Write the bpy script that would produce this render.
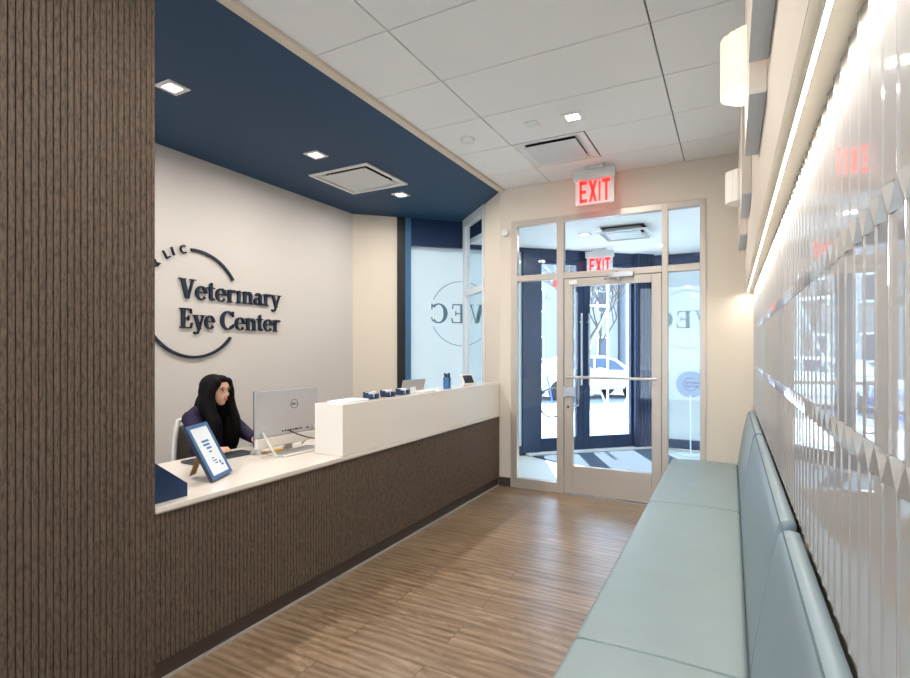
import bpy, bmesh, math, random
from mathutils import Vector, Matrix
from math import sin, cos, pi, radians as R
random.seed(7)
S = bpy.context.scene
for o in list(bpy.data.objects): bpy.data.objects.remove(o)
COL = S.collection

# ------------------------------------------------ camera, world, sun, exposure
cam = bpy.data.cameras.new('camera'); co = bpy.data.objects.new('camera', cam); COL.objects.link(co)
cam.sensor_width = 36; cam.lens = 520 / 910 * 36; cam.clip_start = 0.02; cam.clip_end = 300
cam.shift_y = (350 - 339) / 910
co.location = (0, 0, 1.42); co.rotation_euler = (R(90), 0, R(28)); S.camera = co
W = bpy.data.worlds.new('sky'); S.world = W; W.use_nodes = True
nt = W.node_tree; bg = nt.nodes['Background']
tc = nt.nodes.new('ShaderNodeTexCoord'); sp = nt.nodes.new('ShaderNodeSeparateXYZ'); rp = nt.nodes.new('ShaderNodeValToRGB')
nt.links.new(tc.outputs['Generated'], sp.inputs[0]); nt.links.new(sp.outputs[2], rp.inputs[0]); nt.links.new(rp.outputs[0], bg.inputs[0])
rp.color_ramp.elements[0].position = 0.0; rp.color_ramp.elements[0].color = (0.86, 0.94, 1, 1)
rp.color_ramp.elements[1].position = 0.7; rp.color_ramp.elements[1].color = (0.42, 0.66, 1, 1)
bg.inputs[1].default_value = 7.0
sun = bpy.data.lights.new('sun', 'SUN'); sun.energy = 22.0; sun.angle = R(0.6); sun.color = (1, 0.95, 0.88)
so = bpy.data.objects.new('sun', sun); COL.objects.link(so)
so.rotation_euler = Vector((0.30, -0.62, -0.75)).to_track_quat('-Z', 'Y').to_euler()
vs = S.view_settings; vs.view_transform = 'Standard'; vs.look = 'None'; vs.gamma = 1; vs.use_curve_mapping = False
vs.exposure = 0.15

# ------------------------------------------------ materials
def lin(c): return tuple(((v/255)/12.92 if v/255 <= .04045 else ((v/255+.055)/1.055)**2.4) for v in c)
MATS = {}
def mat(name, rgb, rough=.5, metal=0, emit=0, noise=0, nscale=20, bump=0, stretch=(1,1,1), spec=None, **kw):
    m = bpy.data.materials.new(name); m.use_nodes = True; t = m.node_tree; b = t.nodes['Principled BSDF']
    c = lin(rgb) + (1,)
    b.inputs['Base Color'].default_value = c; b.inputs['Roughness'].default_value = rough; b.inputs['Metallic'].default_value = metal
    if spec is not None: b.inputs['Specular IOR Level'].default_value = spec
    if emit: b.inputs['Emission Color'].default_value = c; b.inputs['Emission Strength'].default_value = emit
    for k, v in kw.items(): b.inputs[k.replace('_', ' ')].default_value = v
    g = t.nodes.new('ShaderNodeTexCoord'); mp = t.nodes.new('ShaderNodeMapping'); n = t.nodes.new('ShaderNodeTexNoise')
    mp.inputs['Scale'].default_value = stretch; n.inputs['Scale'].default_value = nscale; n.inputs['Detail'].default_value = 4
    t.links.new(g.outputs['Object'], mp.inputs[0]); t.links.new(mp.outputs[0], n.inputs[0])
    r = t.nodes.new('ShaderNodeValToRGB'); r.color_ramp.elements[0].position = .3; r.color_ramp.elements[1].position = .7
    k = max(noise, .02)
    r.color_ramp.elements[0].color = tuple(v*(1-k) for v in c[:3]) + (1,); r.color_ramp.elements[1].color = tuple(min(1, v*(1+k)) for v in c[:3]) + (1,)
    t.links.new(n.outputs[0], r.inputs[0])
    if not emit: t.links.new(r.outputs[0], b.inputs['Base Color'])
    if bump:
        bn = t.nodes.new('ShaderNodeBump'); bn.inputs['Strength'].default_value = bump; bn.inputs['Distance'].default_value = .01
        t.links.new(n.outputs[0], bn.inputs['Height']); t.links.new(bn.outputs[0], b.inputs['Normal'])
    MATS[name] = m; return m
M = lambda n: MATS[n]
mat('wall_paint', (205,199,193), .75, bump=.05, nscale=200)
mat('beige_paint', (213,201,184), .7, bump=.05, nscale=200)
mat('blue_paint', (16,60,94), .65)
mat('tile_white', (236,237,237), .85, noise=.03, nscale=120, bump=.05)
mat('gap_dark', (90,80,66), .9)
mat('metal_white', (225,225,222), .45)
mat('diffuser_grey', (205,208,208), .5)
mat('duct_dark', (30,30,32), .9)
mat('frame_silver', (188,176,164), .38, metal=.35)
mat('frame_bay', (214,216,218), .4, metal=.2)
mat('aluminium', (190,190,192), .3, metal=.9)
mat('door_blue', (13,42,76), .35)
mat('dark_column', (14,18,26), .5)
mat('teal_blue', (52,104,140), .5)
mat('quartz', (226,217,206), .12, noise=.03, nscale=300)
mat('toe_kick', (58,48,42), .5)
mat('metal_lip', (200,195,188), .3, metal=.6)
mat('leather', (130,145,145), .42, noise=.03, nscale=6, bump=.12, stretch=(1,1,1))
mat('leather_cool_lit', (122,138,145), .42, noise=.03, nscale=6, bump=.12)  # same leather; bluish light on the back pads is put into the colour
mat('seam', (80,95,96), .7)
mat('bench_base', (92,78,66), .6)
mat('navy', (22,48,84), .5)
mat('logo_blue', (8,28,52), .6)
mat('frame_blue', (56,100,152), .4)
mat('frame_side', (14,26,44), .4)
mat('paper', (232,238,244), .6)
mat('ink', (70,120,180), .6)
mat('ink_dark', (40,60,100), .6)
mat('gold_brown', (160,112,40), .6)
mat('silver', (196,196,198), .32, metal=.55)
mat('silver_chin', (222,216,208), .35)
mat('dark_grey', (60,62,66), .4)
mat('black', (14,14,16), .4)
mat('keyboard', (62,70,80), .5)
mat('screen', (34,44,56), .15)
mat('yellow', (222,180,40), .5)
mat('skin', (226,178,152), .5, Subsurface_Weight=.1)
mat('lips', (186,104,98), .45)
mat('eye_white', (225,220,215), .3)
mat('eye_dark', (30,20,16), .2)
mat('hair', (10,7,8), .65, spec=.15, noise=.3, nscale=60, bump=.4, stretch=(6,6,.25))
mat('jacket', (32,18,56), .8, noise=.12, nscale=14, bump=.25)
mat('trousers', (24,24,30), .8)
mat('chair_white', (228,222,214), .4)
mat('fabric_grey', (120,110,100), .8)
mat('exit_red', (255,30,20), .5, emit=1.7)
mat('exit_housing', (205,203,200), .4)
mat('led', (255,246,230), .5, emit=9)
mat('lens', (255,240,220), .5, emit=14)
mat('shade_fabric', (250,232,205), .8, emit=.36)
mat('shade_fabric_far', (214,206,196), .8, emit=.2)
mat('shade_glow', (255,238,212), .8, emit=1.3)
mat('plank_face', (206,192,178), .55)
mat('plank_under', (205,208,214), .6)
mat('cove_white', (240,230,212), .7)
mat('mat_dark', (66,78,92), .95, noise=.5, nscale=150, bump=.3)
mat('sill_white', (225,225,220), .6)
mat('asphalt', (120,120,124), .9, noise=.1, nscale=8)
mat('pavement', (205,203,200), .9, noise=.05, nscale=4)
mat('car_white', (225,228,232), .25, Coat_Weight=.6)
mat('car_glass', (40,66,96), .08)
mat('rubber', (28,28,30), .8)
mat('tail_red', (210,30,30), .3)
mat('bark', (84,72,66), .9, noise=.25, nscale=10, bump=.4)
mat('facade', (146,142,138), .85, noise=.04, nscale=3)
mat('facade_grey', (128,130,136), .85, noise=.04, nscale=3)
mat('facade_win', (60,72,92), .2)
mat('red_cloth', (225,40,40), .7)
mat('pole_white', (215,225,230), .5)
mat('flower', (190,90,150), .7)
mat('bike_blue', (40,90,190), .4)
mat('sign_disc', (128,148,176), .4)
mat('stand_white', (225,232,238), .4)
mat('terracotta', (214,206,200), .7)

def ribs_mat():
    m = mat('ribbed_brown', (104,87,72), .75); t = m.node_tree; b = t.nodes['Principled BSDF']
    g = t.nodes.new('ShaderNodeTexCoord'); mp = t.nodes.new('ShaderNodeMapping'); mp.inputs['Scale'].default_value = (60, 60, 14)
    n = t.nodes.new('ShaderNodeTexNoise'); n.inputs['Scale'].default_value = 2.2; n.inputs['Detail'].default_value = 6; n.inputs['Roughness'].default_value = .7
    r = t.nodes.new('ShaderNodeValToRGB'); r.color_ramp.elements[0].position = .36; r.color_ramp.elements[1].position = .56
    r.color_ramp.elements[0].color = lin((50,40,33))+(1,); r.color_ramp.elements[1].color = lin((101,83,68))+(1,)
    t.links.new(g.outputs['Object'], mp.inputs[0]); t.links.new(mp.outputs[0], n.inputs[0]); t.links.new(n.outputs[0], r.inputs[0]); t.links.new(r.outputs[0], b.inputs['Base Color'])
ribs_mat()
def floor_mat():
    m = bpy.data.materials.new('wood_floor'); m.use_nodes = True; t = m.node_tree; b = t.nodes['Principled BSDF']; MATS['wood_floor'] = m
    L = t.links.new; N = t.nodes.new
    g = N('ShaderNodeTexCoord')
    br = N('ShaderNodeTexBrick'); br.offset = .37; br.inputs['Scale'].default_value = 1; br.inputs['Brick Width'].default_value = 1.22; br.inputs['Row Height'].default_value = .2
    br.inputs['Mortar Size'].default_value = .0016; br.inputs['Mortar Smooth'].default_value = .3
    br.inputs['Color1'].default_value = (0,0,0,1); br.inputs['Color2'].default_value = (1,1,1,1); br.inputs['Mortar'].default_value = (.3,.3,.3,1)
    L(g.outputs['Object'], br.inputs[0])
    mp = N('ShaderNodeMapping'); mp.inputs['Scale'].default_value = (.9, 3.8, 1); L(g.outputs['Object'], mp.inputs[0])
    add = N('ShaderNodeVectorMath'); add.operation = 'ADD'; sc = N('ShaderNodeVectorMath'); sc.operation = 'SCALE'; sc.inputs['Scale'].default_value = 7
    L(br.outputs[0], sc.inputs[0]); L(mp.outputs[0], add.inputs[0]); L(sc.outputs[0], add.inputs[1])
    n = N('ShaderNodeTexNoise'); n.inputs['Scale'].default_value = 2.2; n.inputs['Detail'].default_value = 9; n.inputs['Roughness'].default_value = .7; n.inputs['Distortion'].default_value = 2.2
    L(add.outputs[0], n.inputs[0])
    w = N('ShaderNodeTexWave'); w.bands_direction = 'Y'; w.inputs['Scale'].default_value = 1.6; w.inputs['Distortion'].default_value = 9; w.inputs['Detail'].default_value = 3; w.inputs['Detail Scale'].default_value = .8
    L(add.outputs[0], w.inputs[0])
    mx = N('ShaderNodeMix'); mx.data_type = 'FLOAT'; mx.inputs[0].default_value = .16; L(n.outputs[0], mx.inputs[2]); L(w.outputs[1], mx.inputs[3])
    r = N('ShaderNodeValToRGB'); e = r.color_ramp.elements
    e[0].position = .22; e[0].color = lin((84,65,48))+(1,); e[1].position = .76; e[1].color = lin((170,146,120))+(1,)
    k = e.new(.47); k.color = lin((134,110,86))+(1,)
    L(mx.outputs[0], r.inputs[0])
    mm = N('ShaderNodeMix'); mm.data_type = 'RGBA'; mm.blend_type = 'MULTIPLY'; mm.inputs[0].default_value = 1
    r2 = N('ShaderNodeValToRGB'); r2.color_ramp.elements[0].color = (.80,.79,.78,1); r2.color_ramp.elements[1].color = (1.0,1.0,1.0,1)
    L(br.outputs[0], r2.inputs[0]); L(r.outputs[0], mm.inputs[6]); L(r2.outputs[0], mm.inputs[7])
    m2 = N('ShaderNodeMix'); m2.data_type = 'RGBA'; m2.inputs[7].default_value = lin((84,64,50))+(1,); L(br.outputs['Fac'], m2.inputs[0]); L(mm.outputs[2], m2.inputs[6])
    L(m2.outputs[2], b.inputs['Base Color']); b.inputs['Roughness'].default_value = .30
    bn = N('ShaderNodeBump'); bn.inputs['Strength'].default_value = .12; bn.inputs['Distance'].default_value = .004; L(n.outputs[0], bn.inputs['Height']); L(bn.outputs[0], b.inputs['Normal'])
floor_mat()
def refl_factor(t, k):    # Schlick reflectance on the outer faces only
    N = t.nodes.new; L = t.links.new
    lw = N('ShaderNodeLayerWeight'); lw.inputs[0].default_value = .5; p = N('ShaderNodeMath'); p.operation = 'POWER'; p.inputs[1].default_value = 5; L(lw.outputs['Facing'], p.inputs[0])
    a = N('ShaderNodeMath'); a.operation = 'MULTIPLY_ADD'; a.inputs[1].default_value = .92; a.inputs[2].default_value = k; L(p.outputs[0], a.inputs[0])
    g = N('ShaderNodeNewGeometry'); i = N('ShaderNodeMath'); i.operation = 'SUBTRACT'; i.inputs[0].default_value = 1; L(g.outputs['Backfacing'], i.inputs[1])
    m = N('ShaderNodeMath'); m.operation = 'MULTIPLY'; m.use_clamp = True; L(a.outputs[0], m.inputs[0]); L(i.outputs[0], m.inputs[1]); return m.outputs[0]
def glass_mat(name, tint, refl=1.0):
    m = bpy.data.materials.new(name); m.use_nodes = True; t = m.node_tree; t.nodes.remove(t.nodes['Principled BSDF']); MATS[name] = m
    tr = t.nodes.new('ShaderNodeBsdfTransparent'); tr.inputs[0].default_value = tint + (1,)
    gl = t.nodes.new('ShaderNodeBsdfGlossy'); gl.inputs['Roughness'].default_value = .02
    mx = t.nodes.new('ShaderNodeMixShader'); t.links.new(refl_factor(t, .045*refl), mx.inputs[0])
    t.links.new(tr.outputs[0], mx.inputs[1]); t.links.new(gl.outputs[0], mx.inputs[2]); t.links.new(mx.outputs[0], t.nodes['Material Output'].inputs[0])
glass_mat('glass', (.94,.98,1.0), 1.0)
glass_mat('glass_clear', (.97,.98,.98), 1)
def film_mat():
    m = bpy.data.materials.new('frosted_film'); m.use_nodes = True; t = m.node_tree; t.nodes.remove(t.nodes['Principled BSDF']); MATS['frosted_film'] = m
    a = t.nodes.new('ShaderNodeBsdfTranslucent'); a.inputs[0].default_value = (.30,.335,.345,1)
    d = t.nodes.new('ShaderNodeBsdfDiffuse'); d.inputs[0].default_value = (.75,.8,.82,1)
    mx = t.nodes.new('ShaderNodeMixShader'); mx.inputs[0].default_value = .3
    gl = t.nodes.new('ShaderNodeBsdfGlossy'); gl.inputs['Roughness'].default_value = .05
    m2 = t.nodes.new('ShaderNodeMixShader')
    t.links.new(a.outputs[0], mx.inputs[1]); t.links.new(d.outputs[0], mx.inputs[2]); t.links.new(refl_factor(t, .02), m2.inputs[0]); t.links.new(mx.outputs[0], m2.inputs[1]); t.links.new(gl.outputs[0], m2.inputs[2])
    t.links.new(m2.outputs[0], t.nodes['Material Output'].inputs[0])
film_mat()
mat('film_letter', (84,116,128), .6)
acr = mat('acrylic', (172,168,165), .03); acr.node_tree.nodes['Principled BSDF'].inputs['IOR'].default_value = 2.7
m = bpy.data.materials.new('sign_acrylic'); m.use_nodes = True; t = m.node_tree; MATS['sign_acrylic'] = m; b = t.nodes['Principled BSDF']; b.inputs['Base Color'].default_value = (.9,.9,.9,1)
x1 = t.nodes.new('ShaderNodeBsdfTransparent'); x2 = t.nodes.new('ShaderNodeMixShader'); x2.inputs[0].default_value = .5; t.links.new(x1.outputs[0], x2.inputs[1]); t.links.new(b.outputs[0], x2.inputs[2]); t.links.new(x2.outputs[0], t.nodes['Material Output'].inputs[0])

# ------------------------------------------------ mesh helpers
class MB:
    def __init__(s): s.b = bmesh.new()
    def box(s, x0, x1, y0, y1, z0, z1, T=None):
        vs_ = [s.b.verts.new(Vector(p) if T is None else T @ Vector(p)) for p in ((x0,y0,z0),(x1,y0,z0),(x1,y1,z0),(x0,y1,z0),(x0,y0,z1),(x1,y0,z1),(x1,y1,z1),(x0,y1,z1))]
        for f in ((0,3,2,1),(4,5,6,7),(0,1,5,4),(1,2,6,5),(2,3,7,6),(3,0,4,7)): s.b.faces.new([vs_[i] for i in f])
        return s
    def quad(s, *ps): s.b.faces.new([s.b.verts.new(p) for p in ps]); return s
    def prism(s, poly, d, T=Matrix()):   # poly in local xy, extruded along local z by d
        n = len(poly); a = [s.b.verts.new(T @ Vector((x, y, 0))) for x, y in poly]; c = [s.b.verts.new(T @ Vector((x, y, d))) for x, y in poly]
        s.b.faces.new(a[::-1]); s.b.faces.new(c)
        for i in range(n): s.b.faces.new((a[i], a[(i+1)%n], c[(i+1)%n], c[i]))
        return s
    def tube(s, pts, r, n=12, close=False):
        pts = [Vector(p) for p in pts]; rs = r if isinstance(r, (list, tuple)) else [r]*len(pts); rings = []
        up = Vector((0,0,1))
        for i, p in enumerate(pts):
            if close: d = pts[(i+1)%len(pts)] - pts[i-1]
            else: d = pts[min(i+1, len(pts)-1)] - pts[max(i-1, 0)]
            d.normalize(); u = up if abs(d.dot(up)) < .95 else Vector((1,0,0))
            a = d.cross(u).normalized(); b = d.cross(a).normalized()
            rings.append([s.b.verts.new(p + (a*cos(2*pi*k/n) + b*sin(2*pi*k/n))*rs[i]) for k in range(n)])
        m = len(rings)
        for i in range(m if close else m-1):
            A, B = rings[i], rings[(i+1)%m]
            for k in range(n): s.b.faces.new((A[k], A[(k+1)%n], B[(k+1)%n], B[k]))
        if not close: s.b.faces.new(rings[0][::-1]); s.b.faces.new(rings[-1])
        return s
    def lathe(s, prof, n=32, T=Matrix()):
        rings = [[s.b.verts.new(T @ Vector((r*cos(2*pi*k/n), r*sin(2*pi*k/n), z))) for k in range(n)] for r, z in prof]
        for i in range(len(rings)-1):
            for k in range(n): s.b.faces.new((rings[i][k], rings[i][(k+1)%n], rings[i+1][(k+1)%n], rings[i+1][k]))
        s.b.faces.new(rings[0][::-1]); s.b.faces.new(rings[-1]); return s
    def ell(s, c, r, rot=None, u=24, v=14):
        T = Matrix.Translation(c) @ (rot.to_4x4() if rot else Matrix()) @ Matrix.Diagonal((*r, 1)); nv = s.b.verts.new
        top = nv(T @ Vector((0,0,1))); bot = nv(T @ Vector((0,0,-1)))
        R_ = [[nv(T @ Vector((sin(pi*j/v)*cos(2*pi*i/u), sin(pi*j/v)*sin(2*pi*i/u), cos(pi*j/v)))) for i in range(u)] for j in range(1, v)]
        nf = s.b.faces.new
        for i in range(u):
            k = (i+1) % u; nf((top, R_[0][i], R_[0][k])); nf((bot, R_[-1][k], R_[-1][i]))
            for j in range(v-2): nf((R_[j][i], R_[j+1][i], R_[j+1][k], R_[j][k]))
        return s
    def build(s, name, m, parent=None, bevel=0, smooth=False, loc=None, seg=2):
        bmesh.ops.recalc_face_normals(s.b, faces=s.b.faces)
        me = bpy.data.meshes.new(name); s.b.to_mesh(me); s.b.free()
        for q in (m if isinstance(m, list) else [m]): me.materials.append(MATS[q])
        o = bpy.data.objects.new(name, me); COL.objects.link(o)
        if parent: o.parent = parent
        if smooth:
            for p in me.polygons: p.use_smooth = True
        if bevel:
            md = o.modifiers.new('bevel', 'BEVEL'); md.width = bevel; md.segments = seg; md.limit_method = 'ANGLE'; md.angle_limit = R(40)
        if loc: o.location = loc
        return o
def tag(o, label, cat, group=None, kind=None):
    o['label'] = label; o['category'] = cat
    if group: o['group'] = group
    if kind: o['kind'] = kind
    return o
def thing(name, label, cat, loc=(0,0,0), rz=0, group=None, kind=None):
    o = bpy.data.objects.new(name, None); COL.objects.link(o); o.location = loc; o.rotation_euler = (0,0,rz); o.empty_display_size = .1
    return tag(o, label, cat, group, kind)
def struct(o, label, cat='room'):
    o['kind'] = 'structure'; o['label'] = label; o['category'] = cat; return o
def copy_thing(root, loc, label, rz=None):
    r = root.copy(); COL.objects.link(r); r.location = loc; r['label'] = label
    if rz is not None: r.rotation_euler = (0,0,rz)
    def rec(a, b):
        for ch in list(a.children):
            c = ch.copy(); COL.objects.link(c); c.parent = b; rec(ch, c)
    rec(root, r); return r

H = 3.1; XC = -2.16; XL = -4.10; YD = 5.05; XR = .098; XP = .17; YB = -3.0
P0 = Vector((-4.10, 5.04, 0)); D0 = Vector((.717, .697, 0)).normalized(); N0 = Vector((-D0.y, D0.x, 0))   # storefront line and outward normal
SFM = Matrix(((D0.x, N0.x, 0, P0.x), (D0.y, N0.y, 0, P0.y), (0, 0, 1, 0), (0, 0, 0, 1)))                     # (along, outward, up)

# ------------------------------------------------ shell
struct(MB().box(-4.25, .3, YB, 5.05, -.1, 0).build('floor', 'wood_floor'), 'wood plank floor of the reception room', 'floor')
b = MB(); b.prism([(-2.02, 5.05), (1.9, 5.05), (1.9, 8.12), (-.98, 8.12), (-4.06, 5.13), (-4.06, 5.05)], .1, Matrix.Translation((0,0,-.105)))
struct(b.build('floor', 'sill_white'), 'pale floor of the entrance vestibule', 'floor')
# tiled ceiling: one mesh of panels over a dark plenum board
b = MB(); ys = [YB] + [2.25 - .58*k for k in range(8, 0, -1)] + [2.25, 2.83, 3.41, 3.99, 4.585, YD]
xs = [-2.10, -1.60, -.37, XR+.05]; g = .004
for i in range(len(ys)-1):
    for j in range(3):
        if j == 1 and abs(ys[i]-3.99) < .01: b.box(-1.0+g, -.37-g, 3.99+g, 4.585-g, H, H+.02); continue
        b.box(xs[j]+g, xs[j+1]-g, ys[i]+g, ys[i+1]-g, H, H+.02)
struct(b.build('ceiling', 'tile_white', bevel=.002), 'white ceiling of large acoustic panels', 'ceiling')
struct(MB().box(-2.10, .3, YB, YD, H+.021, H+.1).build('ceiling', 'gap_dark'), 'dark board above the joints of the ceiling panels', 'ceiling')
b = MB(); zl, zh = H-.012, H+.088
b.box(-4.16, XC, YB, 3.74, zl, zh); b.box(-4.16, XC, 4.355, YD, zl, zh); b.box(-4.16, -3.53, 3.74, 4.355, zl, zh); b.box(-2.89, XC, 3.74, 4.355, zl, zh); b.box(-3.54, -2.88, 3.73, 4.365, zh, zh+.02)
b.prism([(XC, YD), (-2.46, 5.43), (-3.05, 6.06), (-4.16, 5.06), (-4.16, YD)], .1, Matrix.Translation((0,0,zl)))
struct(b.build('ceiling', 'blue_paint'), 'navy blue painted soffit over the reception desk', 'ceiling')
struct(MB().box(XC, -2.10, YB, YD, H-.02, H+.08).build('trim_1', 'beige_paint'), 'cream trim between blue soffit and white ceiling', 'trim')
struct(MB().box(XL-.12, XL, YB, 5.04, 0, H).build('wall_left', 'wall_paint'), 'off white wall behind the desk carrying the logo', 'wall')
b = MB(); b.box(0, .548, 0, .12, 0, H, SFM); struct(b.build('wall_bay', 'beige_paint'), 'beige angled wall left of the bay window', 'wall')
# door wall with its opening
b = MB(); b.box(-2.15, -2.02, YD, YD+.12, 0, H+.12); b.box(-.197, .3, YD, YD+.12, 0, H+.12); b.box(-2.02, -.197, YD, YD+.12, 2.75, H+.12)
b.prism([(-2.15, YD), (-2.03, YD+.12), (-2.37, 5.49), (-2.49, 5.41)], H+.12)
struct(b.build('wall_front', 'beige_paint'), 'beige wall around the glass entrance', 'wall')
struct(MB().box(XC-.14, XC-.018, YB, 1.35, 0, H).box(XC-.14, XC, 1.335, 1.35, 0, H).build('wall_partition', 'ribbed_brown'), 'full height partition left of the desk', 'wall')
struct(MB().box(XL, .3, YB-.12, YB, 0, .2).box(XL, .3, YB-.12, YB, 2.95, H).box(-2.3, -2.0, YB-.12, YB, .2, 2.95).box(XL, -4.0, YB-.12, YB, .2, 2.95).box(.05, .3, YB-.12, YB, .2, 2.95).build('wall_rear', 'beige_paint'), 'beige rear wall with two window openings added to let in daylight', 'wall')
b = MB(); b.box(XR, .3, YB, YD, 1.92, H); b.box(XP+.012, .3, YB, YD, 0, 1.92)
struct(b.build('wall_right', 'beige_paint'), 'beige wall above the bench', 'wall')
struct(MB().box(XR+.001, XP+.011, YB, YD, 1.915, 1.9195).build('trim_2', 'cove_white'), 'cream underside of the light cove', 'trim')
def ribs(y0, y1, z0, z1, x):          # fluted cladding, grooves narrow and dark
    b = MB(); p = .0225; n = int(round((y1-y0)/p)); p = (y1-y0)/n; pr = []
    for k in range(n):
        a = y0 + k*p; pr += [(x-.012, a), (x-.002, a+.0028), (x, a+.005), (x, a+p-.0022), (x-.002, a+p-.0004)]
    pr.append((x-.012, y1)); 
    lo = [b.b.verts.new((q[0], q[1], z0)) for q in pr]; hi = [b.b.verts.new((q[0], q[1], z1)) for q in pr]
    for i in range(len(pr)-1): b.b.faces.new((lo[i], lo[i+1], hi[i+1], hi[i]))
    A = [b.b.verts.new((x-.018, yy, zz)) for yy in (y0, y1) for zz in (z0, z1)]
    b.b.faces.new((A[0], A[1], A[3], A[2])); b.b.faces.new([hi[0]] + hi[1:] + [A[3], A[1]]); b.b.faces.new([lo[0]] + lo[1:] + [A[2], A[0]])
    return b
o = tag(ribs(YB, 1.335, 0, H-.03, XC).build('fluted_wall_cladding', 'ribbed_brown'), 'tall brown vertically fluted cladding on the wall left of the desk', 'wall cladding')
b = MB(); b.box(-2.16, -2.03, YD-.015, YD, 0, .09); struct(b.build('baseboard_front', 'toe_kick'), 'dark baseboard stub beside the counter end', 'baseboard')

# ------------------------------------------------ glass entrance
b = MB(); y0, y1 = YD-.012, YD+.055
for x0, x1 in ((-2.02,-1.955), (-1.535,-1.465), (-.557,-.507), (-.245,-.197)): b.box(x0, x1, y0, y1, 0, 2.75)
for x0, x1 in ((-1.955,-1.535), (-1.465,-.557), (-.507,-.245)): b.box(x0, x1, y0, y1, 2.69, 2.75); b.box(x0, x1, y0, y1, 2.125, 2.185)
b.box(-1.955, -1.535, y0, y1, 0, .10); b.box(-.507, -.245, y0, y1, 0, .10)
w1 = struct(b.build('window_1', 'frame_silver', bevel=.003), 'silver framed glass entrance with transoms and sidelights', 'window')
for x0, x1, z0, z1, nm in ((-1.955,-1.535,.1,2.125,'sidelight_glass'), (-.507,-.245,.1,2.125,'sidelight_glass'), (-1.955,-1.535,2.185,2.69,'transom_glass'), (-1.465,-.557,2.185,2.69,'transom_glass'), (-.507,-.245,2.185,2.69,'transom_glass')):
    MB().box(x0, x1, YD+.018, YD+.024, z0, z1).build(nm, 'glass', w1)
struct(MB().box(-1.46, -.56, YD-.02, YD+.06, 0, .008).build('trim_3', 'aluminium'), 'metal threshold under the entrance door', 'trim')
y0, y1 = YD-.006, YD+.046
b = MB(); b.box(-1.46, -1.375, y0, y1, .012, 2.12); b.box(-.645, -.56, y0, y1, .012, 2.12); b.box(-1.375, -.645, y0, y1, .012, .285); b.box(-1.375, -.645, y0, y1, 2.045, 2.12)
d1 = struct(b.build('door_1', 'frame_silver', bevel=.003), 'silver framed glass entrance door', 'door')
MB().box(-1.375, -.645, YD+.016, YD+.022, .285, 2.045).build('door_glass', 'glass', d1)
b = MB(); b.tube([(-1.43, YD-.05, 1.155), (-.60, YD-.05, 1.155)], .013); b.tube([(-1.42, YD-.05, 1.155), (-1.42, YD-.006, 1.155)], .011); b.tube([(-.61, YD-.05, 1.155), (-.61, YD-.006, 1.155)], .011)
b.build('push_bar', 'metal_lip', d1, smooth=False)
b = MB(); b.box(-1.455, -1.35, YD-.03, YD-.006, .965, 1.055); b.box(-1.462, -1.435, YD-.034, YD-.006, .955, 1.065); b.build('latch_case', 'aluminium', d1, bevel=.003)
b = MB(); b.tube([(-1.345, YD+.09, 1.13), (-1.345, YD+.10, .95), (-1.345, YD+.09, .87), (-1.41, YD+.05, .86)], .011); b.build('pull_handle', 'aluminium', d1)
MB().tube([(-1.42, YD-.011, .86), (-1.42, YD-.004, .86)], .012, 16).build('lock_cylinder', 'dark_grey', d1)
b = MB(); b.box(-1.02, -.80, YD-.055, YD-.012, 2.10, 2.15); b.build('door_closer', 'aluminium', d1, bevel=.006)
b = MB(); b.tube([(-.93, YD-.05, 2.10), (-.93, YD-.05, 2.07)], .014); b.tube([(-.93, YD-.05, 2.075), (-1.06, YD-.10, 2.08), (-.95, YD-.03, 2.16)], .007); b.build('closer_arm', 'aluminium', d1)
tag(MB().box(-1.405, -1.325, YD-.03, YD-.007, 2.06, 2.10).build('door_sensor', 'metal_white', bevel=.003), 'small white contact sensor at the top left of the glass door', 'sensor')

# bay side window (diagonal partition)
A = Vector((-2.49, 5.41, 0)); Bv = Vector((-3.035, 5.955, 0)); dd = (Bv-A).normalized(); nn = Vector((dd.y, -dd.x, 0)); L = (Bv-A).length
BM = Matrix(((dd.x, nn.x, 0, A.x), (dd.y, nn.y, 0, A.y), (0,0,1,0), (0,0,0,1)))
b = MB(); b.box(0, .05, -.02, .05, 0, H, BM); b.box(L-.09, L, -.02, .05, 0, H-.02, BM); b.box(.05, L-.09, -.02, .05, 2.98, H-.015, BM); b.box(.05, L-.09, -.02, .05, 2.10, 2.17, BM); b.box(.05, L-.09, -.02, .05, 0, .1, BM)
w2 = struct(b.build('window_2', 'frame_bay', bevel=.003), 'pale framed interior window beside the bay', 'window')
MB().box(.05, L-.09, .012, .018, .1, 2.10, BM).build('window_glass', 'glass', w2); MB().box(.05, L-.09, .012, .018, 2.17, 2.98, BM).build('window_glass', 'glass', w2)

struct(MB().box(XL-.2, 2.1, YB-.2, 5.0, H+.2, H+.3).build('sun_block_roof', 'tile_white'), 'unseen slab added above the reception room to block the sun', 'sun_block_roof')  # unseen slab added to stop sun leaking onto the floor
b = MB(); b.prism([(2.1, 5.0), (2.1, 8.25), (-1.05, 8.25), (-4.3, 5.1), (-4.3, 5.0)], .1, Matrix.Translation((0,0,H+.2)))
struct(b.build('sun_block_roof', 'tile_white'), 'unseen slab added above the vestibule to block the sun', 'sun_block_roof')  # added over the vestibule, keeps sun from entering above its ceiling
# vestibule
b = MB(); b.prism([(-2.02, YD+.12), (2.0, YD+.12), (2.0, 8.2), (-.98, 8.2), (-3.03, 6.08), (-2.37, 5.49)], .06, Matrix.Translation((0,0,2.80)))
struct(b.build('ceiling', 'tile_white'), 'white ceiling of the entrance vestibule', 'ceiling')
struct(MB().box(1.9, 2.02, YD, 8.2, 0, 2.86).build('wall_vestibule', 'beige_paint'), 'side wall of the vestibule', 'wall')
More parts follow.
